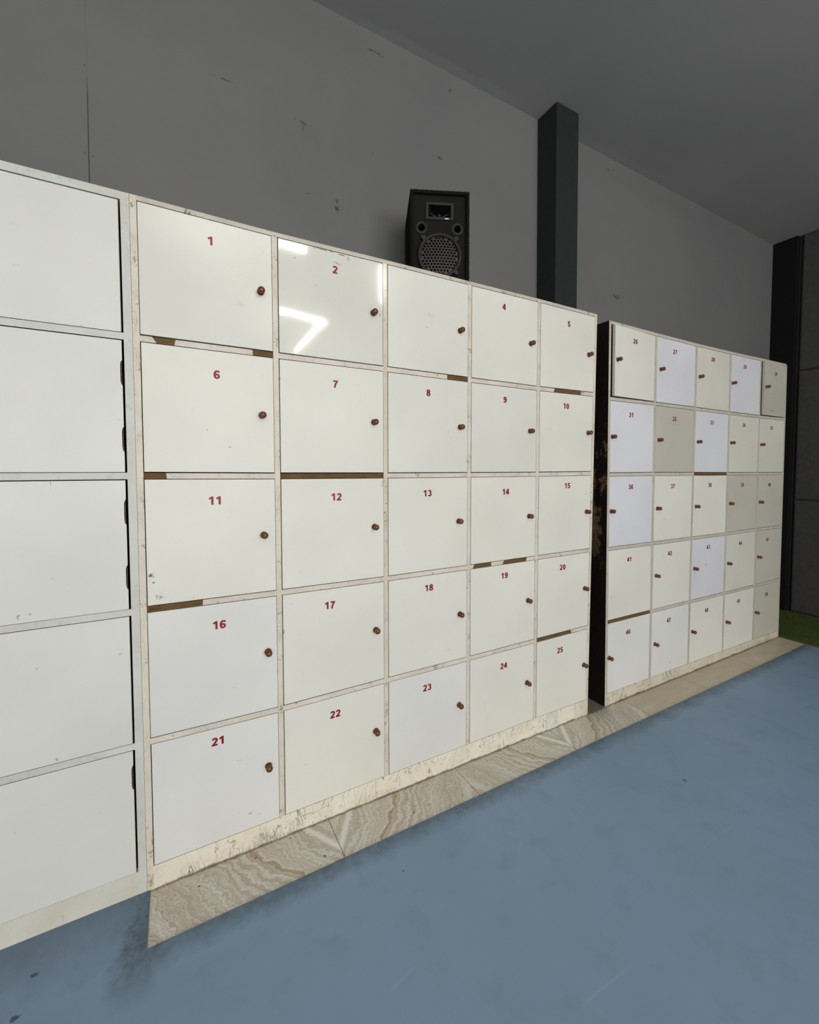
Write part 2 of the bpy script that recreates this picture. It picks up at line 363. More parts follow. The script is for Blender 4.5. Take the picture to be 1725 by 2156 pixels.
def prism_xy(bm, pts, z0, z1, mi=0):
    a = [bm.verts.new((x, y, z0)) for x, y in pts]; b = [bm.verts.new((x, y, z1)) for x, y in pts]
    f = [bm.faces.new(a[::-1]), bm.faces.new(b)]
    n = len(pts)
    for i in range(n):
        j = (i+1) % n; f.append(bm.faces.new((a[i], a[j], b[j], b[i])))
    for q in f: q.material_index = mi
    return f
def box(bm, x0, x1, y0, y1, z0, z1, mi=0):
    return prism_xz(bm, [(x0, z0), (x1, z0), (x1, z1), (x0, z1)], y0, y1, mi)
def lathe(bm, prof, seg=20, axis='y', mi=0, cx=0, cz=0, cy=0):
    """prof = [(r, d)] ; d runs towards -y for axis y"""
    rings = []
    for r, d in prof:
        ring = []
        for i in range(seg):
            t = 2*math.pi*i/seg
            ring.append(bm.verts.new((cx + r*math.cos(t), cy - d, cz + r*math.sin(t))))
        rings.append(ring)
    fs = []
    for a, b in zip(rings, rings[1:]):
        for i in range(seg):
            j = (i+1) % seg; fs.append(bm.faces.new((a[i], a[j], b[j], b[i])))
    fs.append(bm.faces.new(rings[-1])); fs.append(bm.faces.new(rings[0][::-1]))
    for q in fs: q.material_index = mi
def bevel(bm, w, seg=1, edges=None):
    bmesh.ops.bevel(bm, geom=(edges or list(bm.edges)), offset=w, segments=seg, affect='EDGES', profile=0.5, clamp_overlap=True)

# ------------------------------------------------------------------ the room
def struct(name, bm, mats):
    o = link_mesh(name, bm, mats); o['kind'] = 'structure'; return o
bm = bmesh.new()
prism_xy(bm, [(XL, YF), (4.33, YF), (4.33, -0.168), (0.0, -0.193), (0.0, WALL_Y), (XL, WALL_Y)], -0.05, 0.003, 0)
prism_xy(bm, [(4.33, YF), (XR+0.1, YF), (XR+0.1, WALL_Y), (4.33, WALL_Y)], -0.05, -0.001, 1)
struct('floor', bm, [M_BLUE, M_GROUT])
bm = bmesh.new(); prism_xy(bm, [(0.0, -0.193), (4.33, -0.168), (4.33, WALL_Y), (0.0, WALL_Y)], -0.05, 0.0); struct('trim_1', bm, M_TRAV)
bm = bmesh.new(); box(bm, XL-0.1, XR+0.1, WALL_Y, WALL_Y+0.12, -0.05, CEIL_Z); struct('wall_back', bm, M_WALL)
bm = bmesh.new(); box(bm, XR, XR+0.12, YF, WALL_Y, -0.05, CEIL_Z); struct('wall_right', bm, M_PANEL)
bm = bmesh.new(); box(bm, XL-0.12, XL, YF, WALL_Y, -0.05, CEIL_Z); struct('wall_left', bm, M_OTHERWALL)
bm = bmesh.new()
WZ0, WZ1 = 0.5, 2.5
WINS = [(-3.6, -1.4), (-0.9, 1.4), (2.0, 4.0)]  # unseen windows, added in this number and size as broad fill light
cur = XL
for a, b in WINS + [(XR, XR)]:
    box(bm, cur, a, YF-0.12, YF, WZ0, WZ1); cur = b
box(bm, XL, XR, YF-0.12, YF, -0.05, WZ0); box(bm, XL, XR, YF-0.12, YF, WZ1, CEIL_Z)
struct('wall_front', bm, M_OTHERWALL)
for wi, (WX0, WX1) in enumerate(WINS):
    bm = bmesh.new(); mx = (WX0+WX1)/2
    for a in ((WX0, WX0+0.05, WZ0, WZ1), (WX1-0.05, WX1, WZ0, WZ1), (WX0+0.05, WX1-0.05, WZ0, WZ0+0.05), (WX0+0.05, WX1-0.05, WZ1-0.05, WZ1), (mx-.03, mx+.03, WZ0+0.05, WZ1-0.05)): box(bm, a[0], a[1], YF-0.08, YF-0.03, a[2], a[3])
    win = struct('fill_window_%d' % (wi+1), bm, M_HOUSING)
    for a, b in ((WX0+0.05, mx-.03), (mx+.03, WX1-.05)):
        bm = bmesh.new(); box(bm, a, b, YF-0.065, YF-0.055, WZ0+0.05, WZ1-0.05); link_mesh('fill_window_pane', bm, M_DAY_FILL, win)
bm = bmesh.new(); box(bm, XL-0.12, XR+0.12, YF-0.12, WALL_Y+0.12, CEIL_Z, CEIL_Z+0.1); struct('ceiling', bm, M_CEIL)

# pillars
bm = bmesh.new(); prism_xz(bm, [(2.112, 0), (2.296, 0), (2.275, CEIL_Z), (2.090, CEIL_Z)], 0.298, WALL_Y); bevel(bm, 0.003, 1)
tag(link_mesh('pillar', bm, M_PILLAR), 'charcoal square pillar against the wall to the right of the loudspeaker', 'pillar')
bm = bmesh.new(); box(bm, 5.150, XR, 0.262, WALL_Y, 0, CEIL_Z); bevel(bm, 0.003, 1)
tag(link_mesh('pillar', bm, M_PILLAR_D), 'black pillar in the far corner behind the last cabinet', 'pillar')

# grey boards on the far wall
def wall_board(z0, z1, label):
    bm = bmesh.new(); box(bm, 5.168, XR, -3.2, 0.235, z0, z1)
    es = [e for e in bm.edges if all(v.co.x < 5.17 for v in e.verts)]
    bevel(bm, 0.018, 3, es)
    return tag(link_mesh('wall_board', bm, M_PANEL, smooth=False), label, 'wall board')
wall_board(0.012, 1.060, 'dark grey board on the far wall, lowest one above the green turf')
wall_board(1.066, 2.252, 'dark grey board on the far wall, middle one of the stack')
wall_board(2.258, CEIL_Z-0.002, 'dark grey board on the far wall, topmost one under the ceiling')

# artificial grass
bm = bmesh.new(); prism_xy(bm, [(4.334, -3.0), (5.165, -3.0), (5.165, 0.44), (4.334, 0.44)], 0.0, 0.006)
for i in range(14000):
    x = random.uniform(4.336, 5.162); y = random.uniform(-1.0, 0.438); h = random.uniform(0.008, 0.016); a = random.uniform(0, 6.28); w = 0.0016
    dx, dy = math.cos(a)*w, math.sin(a)*w; lx, ly = random.uniform(-.005, .005), random.uniform(-.005, .005)
    bm.faces.new((bm.verts.new((x-dx, y-dy, 0.0055)), bm.verts.new((x+dx, y+dy, 0.0055)), bm.verts.new((x+lx, y+ly, h))))
tag(link_mesh('artificial_turf', bm, M_TURF), 'dark green artificial turf at the foot of the far wall', 'artificial grass', kind='stuff')

# ------------------------------------------------------------------ digits cut from vinyl
def arc(cx, cy, rx, ry, a0, a1, n=14):
    return [(cx+rx*math.cos(math.radians(a0+(a1-a0)*i/n)), cy+ry*math.sin(math.radians(a0+(a1-a0)*i/n))) for i in range(n+1)]
DIG = {
 '0': [(arc(.30, .5, .19, .405, 90, 450, 28)[:-1], True)],
 '1': [([(.37, 0), (.37, 1.0)], False), ([(.33, .90), (.22, .79), (.06, .725)], False)],
 '2': [(arc(.30, .70, .19, .205, 172, -28, 14) + [(.30, .33), (.10, .10)], False), ([(.0, .09), (.56, .09)], False)],
 '3': [(arc(.28, .715, .175, .19, 160, -85, 14), False), (arc(.28, .295, .20, .20, 88, -162, 16), False)],
 '4': [([(.43, 0), (.43, 1.0)], False), ([(.40, .93), (.06, .34)], False), ([(.0, .29), (.60, .29)], False)],
 '5': [([(.54, .905), (.13, .905)], False), ([(.19, .95), (.12, .46)], False), (arc(.28, .315, .20, .22, 140, -160, 18), False)],
 '6': [(arc(.30, .31, .19, .215, 90, 450, 24)[:-1], True), (arc(.34, .52, .235, .39, 38, 178, 14) + [(.11, .34)], False)],
 '7': [([(.02, .905), (.58, .905)], False), ([(.50, .90), (.34, .60), (.24, .30), (.20, 0)], False)],
 '8': [(arc(.30, .735, .165, .175, 90, 450, 24)[:-1], True), (arc(.30, .29, .20, .20, 90, 450, 24)[:-1], True)],
 '9': [(arc(.30, .69, .19, .215, 90, 450, 24)[:-1], True), (arc(.26, .48, .235, .39, 218, 358, 14) + [(.49, .66)], False)]}
def stroke(bm, path, closed, w, fx, fz, ox, oz, y):
    n = len(path); L = []; Rr = []
    for i, (px, pz) in enumerate(path):
        if closed: a = path[i-1]; b = path[(i+1) % n]
        else: a = path[max(i-1, 0)]; b = path[min(i+1, n-1)]
        dx, dz = b[0]-a[0], b[1]-a[1]; l = math.hypot(dx, dz) or 1; nx, nz = -dz/l*w/2, dx/l*w/2
        L.append((ox+(px+nx)*fx, oz+(pz+nz)*fz)); Rr.append((ox+(px-nx)*fx, oz+(pz-nz)*fz))
    def ring(P, yy): return [bm.verts.new((x, yy, z)) for x, z in P]
    lf, rf, lb, rb = ring(L, y), ring(Rr, y), ring(L, y+0.0005), ring(Rr, y+0.0005)
    rngn = range(n) if closed else range(n-1)
    for i in rngn:
        j = (i+1) % n
        for q in ((lf[i], rf[i], rf[j], lf[j]), (lf[j], lb[j], lb[i], lf[i]), (rf[i], rb[i], rb[j], rf[j])):
            try: bm.faces.new(q)
            except ValueError: pass
def number_mesh(txt, h, dw):
    bm = bmesh.new(); adv = dw*1.14; tot = adv*len(txt) - (adv-dw)
    for i, c in enumerate(txt):
        for k, (path, closed) in enumerate(DIG[c]):
            stroke(bm, path, closed, 0.215, dw/0.6, h, -tot/2+i*adv, -h/2, -0.0004-0.00003*k)
    bmesh.ops.recalc_face_normals(bm, faces=bm.faces)
    return bm

def knob_mesh():
    bm = bmesh.new()
    lathe(bm, [(.0112, 0), (.0122, .0015), (.0122, .004), (.0105, .0065), (.0075, .0085), (.0066, .0105), (.0085, .0125), (.0108, .0155), (.0118, .019), (.0114, .0225), (.0096, .026), (.0062, .0285), (.002, .0295)], 22)
    bm.normal_update(); me = bpy.data.meshes.new('knob'); bm.to_mesh(me); bm.free(); me.materials.append(M_KNOB)
    for p in me.polygons: p.use_smooth = True
    return me
KNOB = knob_mesh()

# ------------------------------------------------------------------ lockers
def lerp(a, b, t): return a+(b-a)*t
def cabinet(root, ncol, xt, xb, zt, Z, y0, depth, T, edge_v, edge_h, top_m, plinth_m, side_m, topT, bare, doors, hinge, base_z=0.0, plinth_pts=None, stileT=None):
    """xt, xb: x of the outer edges and divider centres at the top and at the bottom; Z[row][col]: heights of shelf centres (row 0 = cabinet top, row 5 = plinth top)"""
    org = root.location
    def X(i, z):
        return lerp(xb[i], xt[i], (z-0.08)/(zt-0.08))
    def zc(j, x):
        i = 0
        while i < ncol-1 and x > xb[i+1]: i += 1
        return lerp(Z[j][i], Z[j][i+1], (x-xb[i])/(xb[i+1]-xb[i]))
    L = (-org[0], -org[1], -org[2])
    h = T/2; st = stileT or T
    def add(name, bm, mats, parent=root, **kw):
        bmesh.ops.translate(bm, verts=bm.verts, vec=L); return link_mesh(name, bm, mats, parent, **kw)
    # sides
    for s in (0, 1):
        i = 0 if s == 0 else ncol
        e = 1 if s == 0 else -1
        bm = bmesh.new()
        def xo(z): return X(i, z)
        xs = [(xo(base_z), base_z), (xo(base_z)+e*st, base_z), (xo(zt)+e*st, zt), (xo(zt), zt)]
        if e < 0: xs = [xs[1], xs[0], xs[3], xs[2]]
        fs = prism_xz(bm, xs, y0, y0+depth, 0)
        for f in fs:
            f.normal_update()
            if abs(f.normal.y) < 0.5 and f.normal.x*e < 0: f.material_index = 1
        add('side_panel', bm, [edge_v, side_m])
    # top board
    bm = bmesh.new(); n = ncol
    pts = [(xt[0]+st, zt-topT)] + [(X(i, zt), Z[0][i]-topT) for i in range(1, n)] + [(xt[n]-st, Z[0][n]-topT), (xt[n]-st, Z[0][n])] + [(X(i, zt), Z[0][i]) for i in range(n-1, 0, -1)] + [(xt[0]+st, zt)]
    prism_xz(bm, pts, y0-0.0005, y0+depth); add('top_panel', bm, top_m)
    # plinth
    bm = bmesh.new()
    pts = [(X(0, 0)+st, base_z)] + [(X(n, 0)-st, base_z)] + [(X(i, .08) if 0 < i < n else (X(n, .08)-st if i else X(0, .08)+st), Z[5][i]) for i in range(n, -1, -1)]
    prism_xz(bm, pts, y0+0.0006, y0+0.018); add('plinth', bm, plinth_m)
    bm = bmesh.new(); pts2 = [(X(0, .08)+st, Z[5][0]-0.018), (X(n, .08)-st, Z[5][n]-0.018), (X(n, .08)-st, Z[5][n]-0.0005), (X(0, .08)+st, Z[5][0]-0.0005)]
    prism_xz(bm, pts2, y0+0.0185, y0+depth-0.006); add('bottom_panel', bm, M_INNER)
    bm = bmesh.new(); prism_xz(bm, [(X(0, .08)+st, .06), (X(n, .08)-st, .06), (X(n, zt)-st, zt-topT), (X(0, zt)+st, zt-topT)], y0+depth-0.006, y0+depth-0.001); add('back_panel', bm, M_BACK)
    # dividers
    for i in range(1, n):
        bm = bmesh.new(); z0 = Z[5][i]; z1 = Z[0][i]-topT
        prism_xz(bm, [(X(i, z0)-h, z0), (X(i, z0)+h, z0), (X(i, z1)+h, z1), (X(i, z1)-h, z1)], y0, y0+depth-0.006)
        add('divider', bm, M_EDGE_G if (edge_v is M_EDGE_V and i == 2) else edge_v)
    def inner(i, z, right):        # inner x of cell side
        if right: return X(i+1, z) - (h if i+1 < n else st)
        return X(i, z) + (h if i > 0 else st)
    # shelves with edge band; where the band is torn off the wood core shows
    for j in range(1, 5):
        for i in range(n):
            zm = Z[j][i]; xa, xb_ = inner(i, zm, False), inner(i, zm, True)
            za, zb = zc(j, xa), zc(j, xb_)
            bm = bmesh.new(); prism_xz(bm, [(xa, za-h), (xb_, zb-h), (xb_, zb+h), (xa, za+h)], y0+0.0016, y0+depth-0.006, 1)
            segs = bare.get((j, i), []); cur = xa; pieces = []
            for (s0, s1) in segs:
                s0 = max(s0, xa); s1 = min(s1, xb_)
                if s0-cur > 0.004: pieces.append((cur, s0))
                cur = s1
            if xb_-cur > 0.004: pieces.append((cur, xb_))
            for (s0, s1) in pieces:
                sl0 = random.uniform(-.006, .006) if s0 > xa+.002 else 0; sl1 = random.uniform(-.006, .006) if s1 < xb_-.002 else 0
                prism_xz(bm, [(s0-sl0, zc(j, s0)-h), (s1-sl1, zc(j, s1)-h), (s1+sl1, zc(j, s1)+h), (s0+sl0, zc(j, s0)+h)], y0, y0+0.0016, 0)
            add('shelf', bm, [edge_h, M_WOOD])
    # doors
    for j in range(5):
        for i in range(n):
            spec = doors[(j, i)]
            t = 0.0175
            gh, go = spec.get('gh', 0.0034), spec.get('go', 0.0013); gt = spec.get('gt', 0.0022); gb = spec.get('gb', 0.0036 if j < 2 else 0.0022)
            zl, zh = Z[j+1][i], Z[j][i]
            def corner(right, top):
                zz = zh if top else zl
                x = inner(i, zz, right)
                g = (go if hinge == 'left' else gh) if right else (gh if hinge == 'left' else go)
                x += -g if right else g
                if top: z = zc(j, x) - ((h if j else topT) + gt)
                else: z = zc(j+1, x) + ((h if j < 4 else 0) + gb)
                return (x, z)
            bl, br, tr, tl = corner(0, 0), corner(1, 0), corner(1, 1), corner(0, 1)
            hx = bl[0] if hinge == 'left' else br[0]
            piv = Vector((hx - org[0], y0 - org[1], (bl[1]+tl[1])/2 - org[2]))
            pts = [bl, br]
            for (n0, n1) in spec.get('notch', []):   # worn cut-outs for the hinges in the right-hand edge
                nx = lerp(br[0], tr[0], 0.5)
                pts += [(nx, n0), (nx-0.0035, n0+0.006), (nx-0.005, n0+0.016), (nx-0.005, n1-0.012), (nx-0.003, n1-0.004), (nx, n1)]
            pts += [tr, tl]
            bm = bmesh.new()
            fs = prism_xz(bm, [(x-hx, z-(bl[1]+tl[1])/2) for x, z in pts], 0.0, t)
            if spec.get('notch'):
                for f in fs[2:]:
                    xs = [v.co.x for v in f.verts]; 
                    if max(xs) < 0.001 and min(xs) > -0.02 and (max(v.co.z for v in f.verts)-min(v.co.z for v in f.verts)) < 0.2: f.material_index = 1
            else: bevel(bm, 0.0007, 1)
            d = link_mesh('door', bm, [M_DOOR[spec.get('m', 'cream')], M_WOOD], root)
            rz = spec.get('open', 0.0); s = 1 if hinge == 'left' else -1
            d.location = piv; d.rotation_euler = (math.radians(spec.get('tilt', 0)), 0, -s*math.radians(rz))
            d.location.y += spec.get('dy', 0.0)
            if spec.get('label'): d['label'] = spec['label']
            if spec.get('num'):
                cx, cz = spec['nc']; bmn = number_mesh(spec['num'], spec.get('nh', .0275), spec.get('nw', .0195))
                o = link_mesh('number_sticker', bmn, spec.get('nm', M_RED), d); o.location = (cx-hx, 0, cz-(bl[1]+tl[1])/2)
                o['label'] = 'stick-on number ' + spec['num'] + ' in dark red'
            if spec.get('kc'):
                cx, cz = spec['kc']; o = bpy.data.objects.new('knob', KNOB); COL.objects.link(o); o.parent = d; o.location = (cx-hx, 0, cz-(bl[1]+tl[1])/2)
                o.rotation_euler = (0, random.uniform(0, 6), 0)
            for (n0, n1) in spec.get('notch', []):
                bm = bmesh.new(); nx = lerp(br[0], tr[0], 0.5)-hx
                pr = [(nx-0.0034, n0+0.008), (nx-0.0012, n0+0.005), (nx-0.0012, n1-0.004), (nx-0.0034, n1-0.008)]
                prism_xz(bm, [(x, z-(bl[1]+tl[1])/2) for x, z in pr], 0.003, 0.012); o = link_mesh('hinge', bm, M_WOOD, d)
                o['label'] = 'rusty brown hinge in its cut-out'

# numbered cabinet 1-25 ------------------------------------------------------
NDX = dict(zip(range(1, 51), [-.001, .005, 0, -.011, .003, .010, .003, -.005, -.001, -.009, -.002, .003, -.009, .007, .008, .003, -.026, -.001, .004, -.018, -.007, -.008, -.009, .004, -.029,
    -.007, -.027, -.018, -.022, .004, -.019, -.017, -.013, -.013, -.020, -.010, -.018, -.015, -.007, -.020, -.009, -.033, -.014, -.008, -.025, -.007, -.026, -.013, -.013, -.010]))
NDZ = dict(zip(range(1, 51), [-.067, -.067, 0, -.058, -.068, -.078, -.071, -.069, -.066, -.067, -.076, -.077, -.074, -.079, -.058, -.078, -.071, -.063, -.061, -.064, -.059, -.081, -.080, -.080, -.082,
    -.082, -.087, -.081, -.082, -.085, -.080, -.079, -.079, -.076, -.077, -.075, -.079, -.079, -.087, -.092, -.080, -.082, -.091+.009, -.091, -.097, -.091, -.091, -.097, -.097, -.107]))
KDX = {1: -.055, 2: -.049, 3: -.052, 4: -.052, 5: -.055, 6: -.056, 7: -.048, 8: -.050, 9: -.051, 10: -.050, 11: -.056, 12: -.048, 13: -.056, 14: -.052, 15: -.053, 16: -.048, 17: -.044, 18: -.048, 19: -.053, 20: -.058, 21: -.052, 22: -.046, 23: -.050, 24: -.055, 25: -.056,
       26: .040, 27: .038, 28: .036, 29: .022, 30: .047, 31: .028, 32: .035, 33: .034, 34: .027, 35: .034, 36: .030, 37: .035, 38: .032, 39: .036, 40: .042, 42: .036, 43: .033, 44: .035, 45: .041, 46: .034, 47: .041, 48: .028, 49: .037, 50: .032}
KDZ = dict(zip(range(1, 51), [-.200, -.199, -.205, -.203, -.204, -.203, -.205, -.205, -.205, -.197, -.202, -.201, -.202, -.202, -.200, -.202, -.200, -.203, -.202, -.197, -.200, -.198, -.200, -.198, -.200,
    -.205, -.209, -.210, -.212, -.200, -.210, -.214, -.213, -.207, -.208, -.208, -.211, -.217, -.214, -.220, 0, -.206, -.210, -.221, -.217, -.209, -.215, -.213, -.223, -.222]))
mats_mid = {1: 'semi', 2: 'glossy', 3: 'semi', 4: 'cream', 5: 'cream', 8: 'semi', 9: 'semi', 16: 'grey', 21: 'grey', 23: 'grey'}
doors = {}
for n in range(1, 26):
    j, i = divmod(n-1, 5); row = 2.155-.417*j
    s = dict(m=mats_mid.get(n, 'cream'), tilt=random.uniform(-.12, .12), open=random.uniform(0, .15), kc=(.006+.4145*(i+1)+KDX[n], row+KDZ[n]))
    if n != 3: s['num'] = str(n); s['nc'] = (.006+.4145*(i+.5)+NDX[n], row+NDZ[n])
    s['nm'] = M_RED_WORN if n == 1 else M_RED
    if i == 0: s['gh'] = .0016 if j in (0, 3) else .0026
    doors[(j, i)] = s
doors[(0, 2)]['label'] = 'cabinet door left without a number'
doors[(0, 1)]['label'] = 'shiny cabinet door mirroring the ceiling lights'
doors[(0, 1)].update(tilt=0, open=0); doors[(0, 0)].update(gb=.0042)
Zm = [[2.172, 2.168, 2.171, 2.172, 2.174, 2.172], [1.748, 1.7465, 1.746, 1.744, 1.743, 1.747], [1.3285, 1.3245, 1.323, 1.323, 1.323, 1.325], [.910, .907, .905, .906, .908, .910], [.487, .481, .485, .486, .488, .489], [.076, .079, .083, .085, .088, .086]]
bare_mid = {(1, 0): [(.048, .104), (.337, .41)], (1, 2): [(1.132, 1.245)], (1, 4): [(1.775, 1.971)], (2, 0): [(0, .072)], (2, 1): [(.4, .86)], (3, 0): [(0, .168)], (3, 3): [(1.278, 1.381), (1.452, 1.600)], (4, 4): [(1.66, 1.923)]}
mid = empty('locker_cabinet', (1.04, 0.22, 0))
tag(mid, 'tall white locker cabinet numbered from 1 to 25, below the black speaker', 'locker cabinet')
cabinet(mid, 5, [-.0078, .4140, .8375, 1.2505, 1.6670, 2.088], [-.0085, .4150, .8380, 1.2500, 1.6655, 2.064], 2.172, Zm, 0.0, 0.44, 0.018, M_EDGE_V, M_EDGE_H, M_TOP, M_PLINTH, M_INNER, 0.0145, bare_mid, doors, 'left')
bm = bmesh.new(); prism_xz(bm, [(1.751, .001), (1.831, .001), (1.831, .086), (1.751, .086)], -.0012, .0006); bmesh.ops.translate(bm, verts=bm.verts, vec=(-1.04, -.22, 0))
o = link_mesh('plinth_patch', bm, M_PATCH, mid); o['label'] = 'cleaner white patch on the plinth'
bm = bmesh.new(); prism_xz(bm, [(1.96, .001), (2.044, .001), (2.046, .086), (1.962, .086)], -.0010, .0006); bmesh.ops.translate(bm, verts=bm.verts, vec=(-1.04, -.22, 0))
o = link_mesh('plinth_patch', bm, M_EDGE_H, mid)

# numbered cabinet 26-50 -----------------------------------------------------
mats_r = {26: 'cream', 27: 'blue', 28: 'dull', 29: 'blue', 30: 'dirty', 31: 'blue', 32: 'dirty', 33: 'blue', 34: 'dull', 35: 'dull', 36: 'blue', 37: 'cream', 38: 'cream', 39: 'dirty', 40: 'dirty', 41: 'cream', 42: 'cream', 43: 'blue', 44: 'dull', 45: 'dirty', 46: 'grey', 47: 'grey', 48: 'cream', 49: 'cream', 50: 'dirty'}
doors = {}
for n in range(26, 51):
    j, i = divmod(n-26, 5); row = 2.155-.417*j
    s = dict(m=mats_r[n], tilt=random.uniform(-.12, .12), open=random.uniform(0, .2), gh=.0012, go=.0022, num=str(n), nm=M_BLACKRED if n in (30, 50, 45, 40, 35) else M_DKRED, nh=.0265, nw=.0195)
    s['nc'] = (2.203+.424*(i+.5)+NDX[n], row+NDZ[n])
    if n != 41: s['kc'] = (2.203+.424*i+KDX[n], row+KDZ[n])
    doors[(j, i)] = s
doors[(0, 0)].update(open=2.4, go=.014, gb=.006, label='cabinet door standing slightly ajar'); doors[(0, 4)].update(open=2.5, go=.015, gb=.006, label='grimy cabinet door standing slightly ajar')
doors[(3, 0)]['label'] = 'cabinet door without a knob'
Zr = [[2.156, 2.154, 2.152, 2.155, 2.162, 2.167], [1.737, 1.738, 1.737, 1.735, 1.735, 1.739], [1.318, 1.319, 1.317, 1.315, 1.313, 1.313], [.901, .899, .897, .895, .895, .893], [.485, .482, .478, .473, .469, .468], [.070, .067, .064, .060, .057, .051]]
right = empty('locker_cabinet', (3.26, 0.145, 0))
tag(right, 'tall white locker cabinet numbered from 26 to 50, farthest along the wall', 'locker cabinet')
cabinet(right, 5, [2.190, 2.617, 3.047, 3.470, 3.900, 4.319], [2.209, 2.627, 3.043, 3.474, 3.907, 4.328], 2.158, Zr, 0.0028, 0.288, 0.0175, M_EDGE_R, M_EDGE_RH, M_EDGE_RH, M_PLINTH_R, M_DARKSIDE, 0.0165,
        {(2, 2): [(3.0, 3.6)], (4, 0): [(2.2, 2.64)]}, doors, 'right')

# left cabinet without numbers -----------------------------------------------
doors = {}
notches = {1: [(1.401, 1.477), (1.600, 1.676)], 2: [(.980, 1.056), (1.179, 1.257)], 4: [(.346, .426)]}
for j in range(5):
    doors[(j, 0)] = dict(m='left', gh=.0058, go=.002, gt=.0032 if j < 3 else .0022, gb=.0020 if j < 2 else .0012, notch=notches.get(j, []))
zc_ = [2.172, 1.748, 1.3285, .908, .484, .0765]
left = empty('locker_cabinet', (-0.23, 0.22, 0.003))
tag(left, 'pale grey locker cabinet without numbers or knobs, nearest the camera', 'locker cabinet')
cabinet(left, 1, [-.450, -.0086], [-.450, -.0092], 2.172, [[z, z] for z in zc_], 0.0, 0.44, 0.020, M_LEFT_EDGE, M_LEFT_EDGE, M_LEFT_EDGE, M_PLINTH_L, M_INNER, 0.023, {}, doors, 'right', base_z=0.003, stileT=0.0225)

# ------------------------------------------------------------------ loudspeaker
ANG = math.atan2(-0.400, 0.916)
SW, SH, SD = 0.270, 0.428, 0.285
A = Vector((1.294, 0.065)); u = Vector((0.916, -0.400)).normalized(); nrm = Vector((0.400, 0.916)).normalized()
cpos = A - u*SW/2 + nrm*SD/2
spk = empty('loudspeaker', (cpos.x, cpos.y, 2.1755), ANG)
tag(spk, 'dusty black loudspeaker with a round grille standing on the cabinet', 'loudspeaker')
fy = -SD/2; rim = 0.014; rec = 0.016
bm = bmesh.new()
# shell: five boards and the back
box(bm, -SW/2, -SW/2+rim, fy, SD/2, 0, SH); box(bm, SW/2-rim, SW/2, fy, SD/2, 0, SH)
box(bm, -SW/2+rim, SW/2-rim, fy, SD/2, SH-rim, SH); box(bm, -SW/2+rim, SW/2-rim, fy, SD/2, 0, rim); box(bm, -SW/2+rim, SW/2-rim, SD/2-0.014, SD/2, rim, SH-rim)
bevel(bm, 0.003, 2)
# tufts of dust and loose pile along the edges
for i in range(900):
    side = random.random()
    if side < 0.4: x, z, y = random.uniform(-SW/2, SW/2), SH, random.choice((fy+.001, random.uniform(fy, SD/2)))
    elif side < 0.75: x, z, y = -SW/2, random.uniform(0, SH), random.choice((fy+.001, random.uniform(fy, SD/2), SD/2))
    else: x, z, y = SW/2, random.uniform(0, SH), fy+.001
    r = random.uniform(.0008, .0026)
    vs = [bm.verts.new((x+random.uniform(-r, r), y+random.uniform(-r, r), z+random.uniform(-r, r)*1.0)) for _ in range(4)]
    for q in ((0, 1, 2), (0, 2, 3), (0, 3, 1), (1, 3, 2)): bm.faces.new([vs[t] for t in q])
link_mesh('speaker_cabinet', bm, M_FUZZ, spk)
# baffle with holes for horn, ports and woofer
HZ = SH-0.085; PZ = SH-0.158; WZ = SH-0.284; by = fy+rec
bm = bmesh.new()
def loop(pts):
    vs = [bm.verts.new((x, by, z)) for x, z in pts]; return [bm.edges.new((vs[i], vs[(i+1) % len(vs)])) for i in range(len(vs))]
def circ(cx, cz, r, n=32): return [(cx+r*math.cos(2*math.pi*i/n), cz+r*math.sin(2*math.pi*i/n)) for i in range(n)]
ed = loop([(-SW/2+rim, rim), (SW/2-rim, rim), (SW/2-rim, SH-rim), (-SW/2+rim, SH-rim)])
ed += loop([(-.052, HZ-.028), (.052, HZ-.028), (.052, HZ+.028), (-.052, HZ+.028)])
ed += loop(circ(-.083, PZ, .0155)); ed += loop(circ(.083, PZ, .0155)); ed += loop(circ(0, WZ, .086, 48))
bmesh.ops.triangle_fill(bm, use_beauty=True, use_dissolve=False, edges=ed)
bmesh.ops.recalc_face_normals(bm, faces=bm.faces)
if bm.faces and sum(f.normal.y for f in bm.faces) > 0: bmesh.ops.reverse_faces(bm, faces=bm.faces)
link_mesh('baffle', bm, M_BAFFLE, spk)
# ports
for s in (-1, 1):
    bm = bmesh.new(); n = 28; prof = [(.0155, .06), (.0155, .002), (.017, -.001), (.021, -.0025), (.026, -.0015), (.027, .0)]
    rings = [[bm.verts.new((s*.083+r*math.cos(2*math.pi*i/n), by+d, PZ+r*math.sin(2*math.pi*i/n))) for i in range(n)] for r, d in prof]
    for a, b in zip(rings, rings[1:]):
        for i in range(n): bm.faces.new((a[i], b[i], b[(i+1) % n], a[(i+1) % n]))
    f = bm.faces.new(rings[0]); f.material_index = 1
    bmesh.ops.recalc_face_normals(bm, faces=bm.faces)
    link_mesh('bass_port', bm, [M_PLASTIC, M_HOLE], spk, smooth=False)
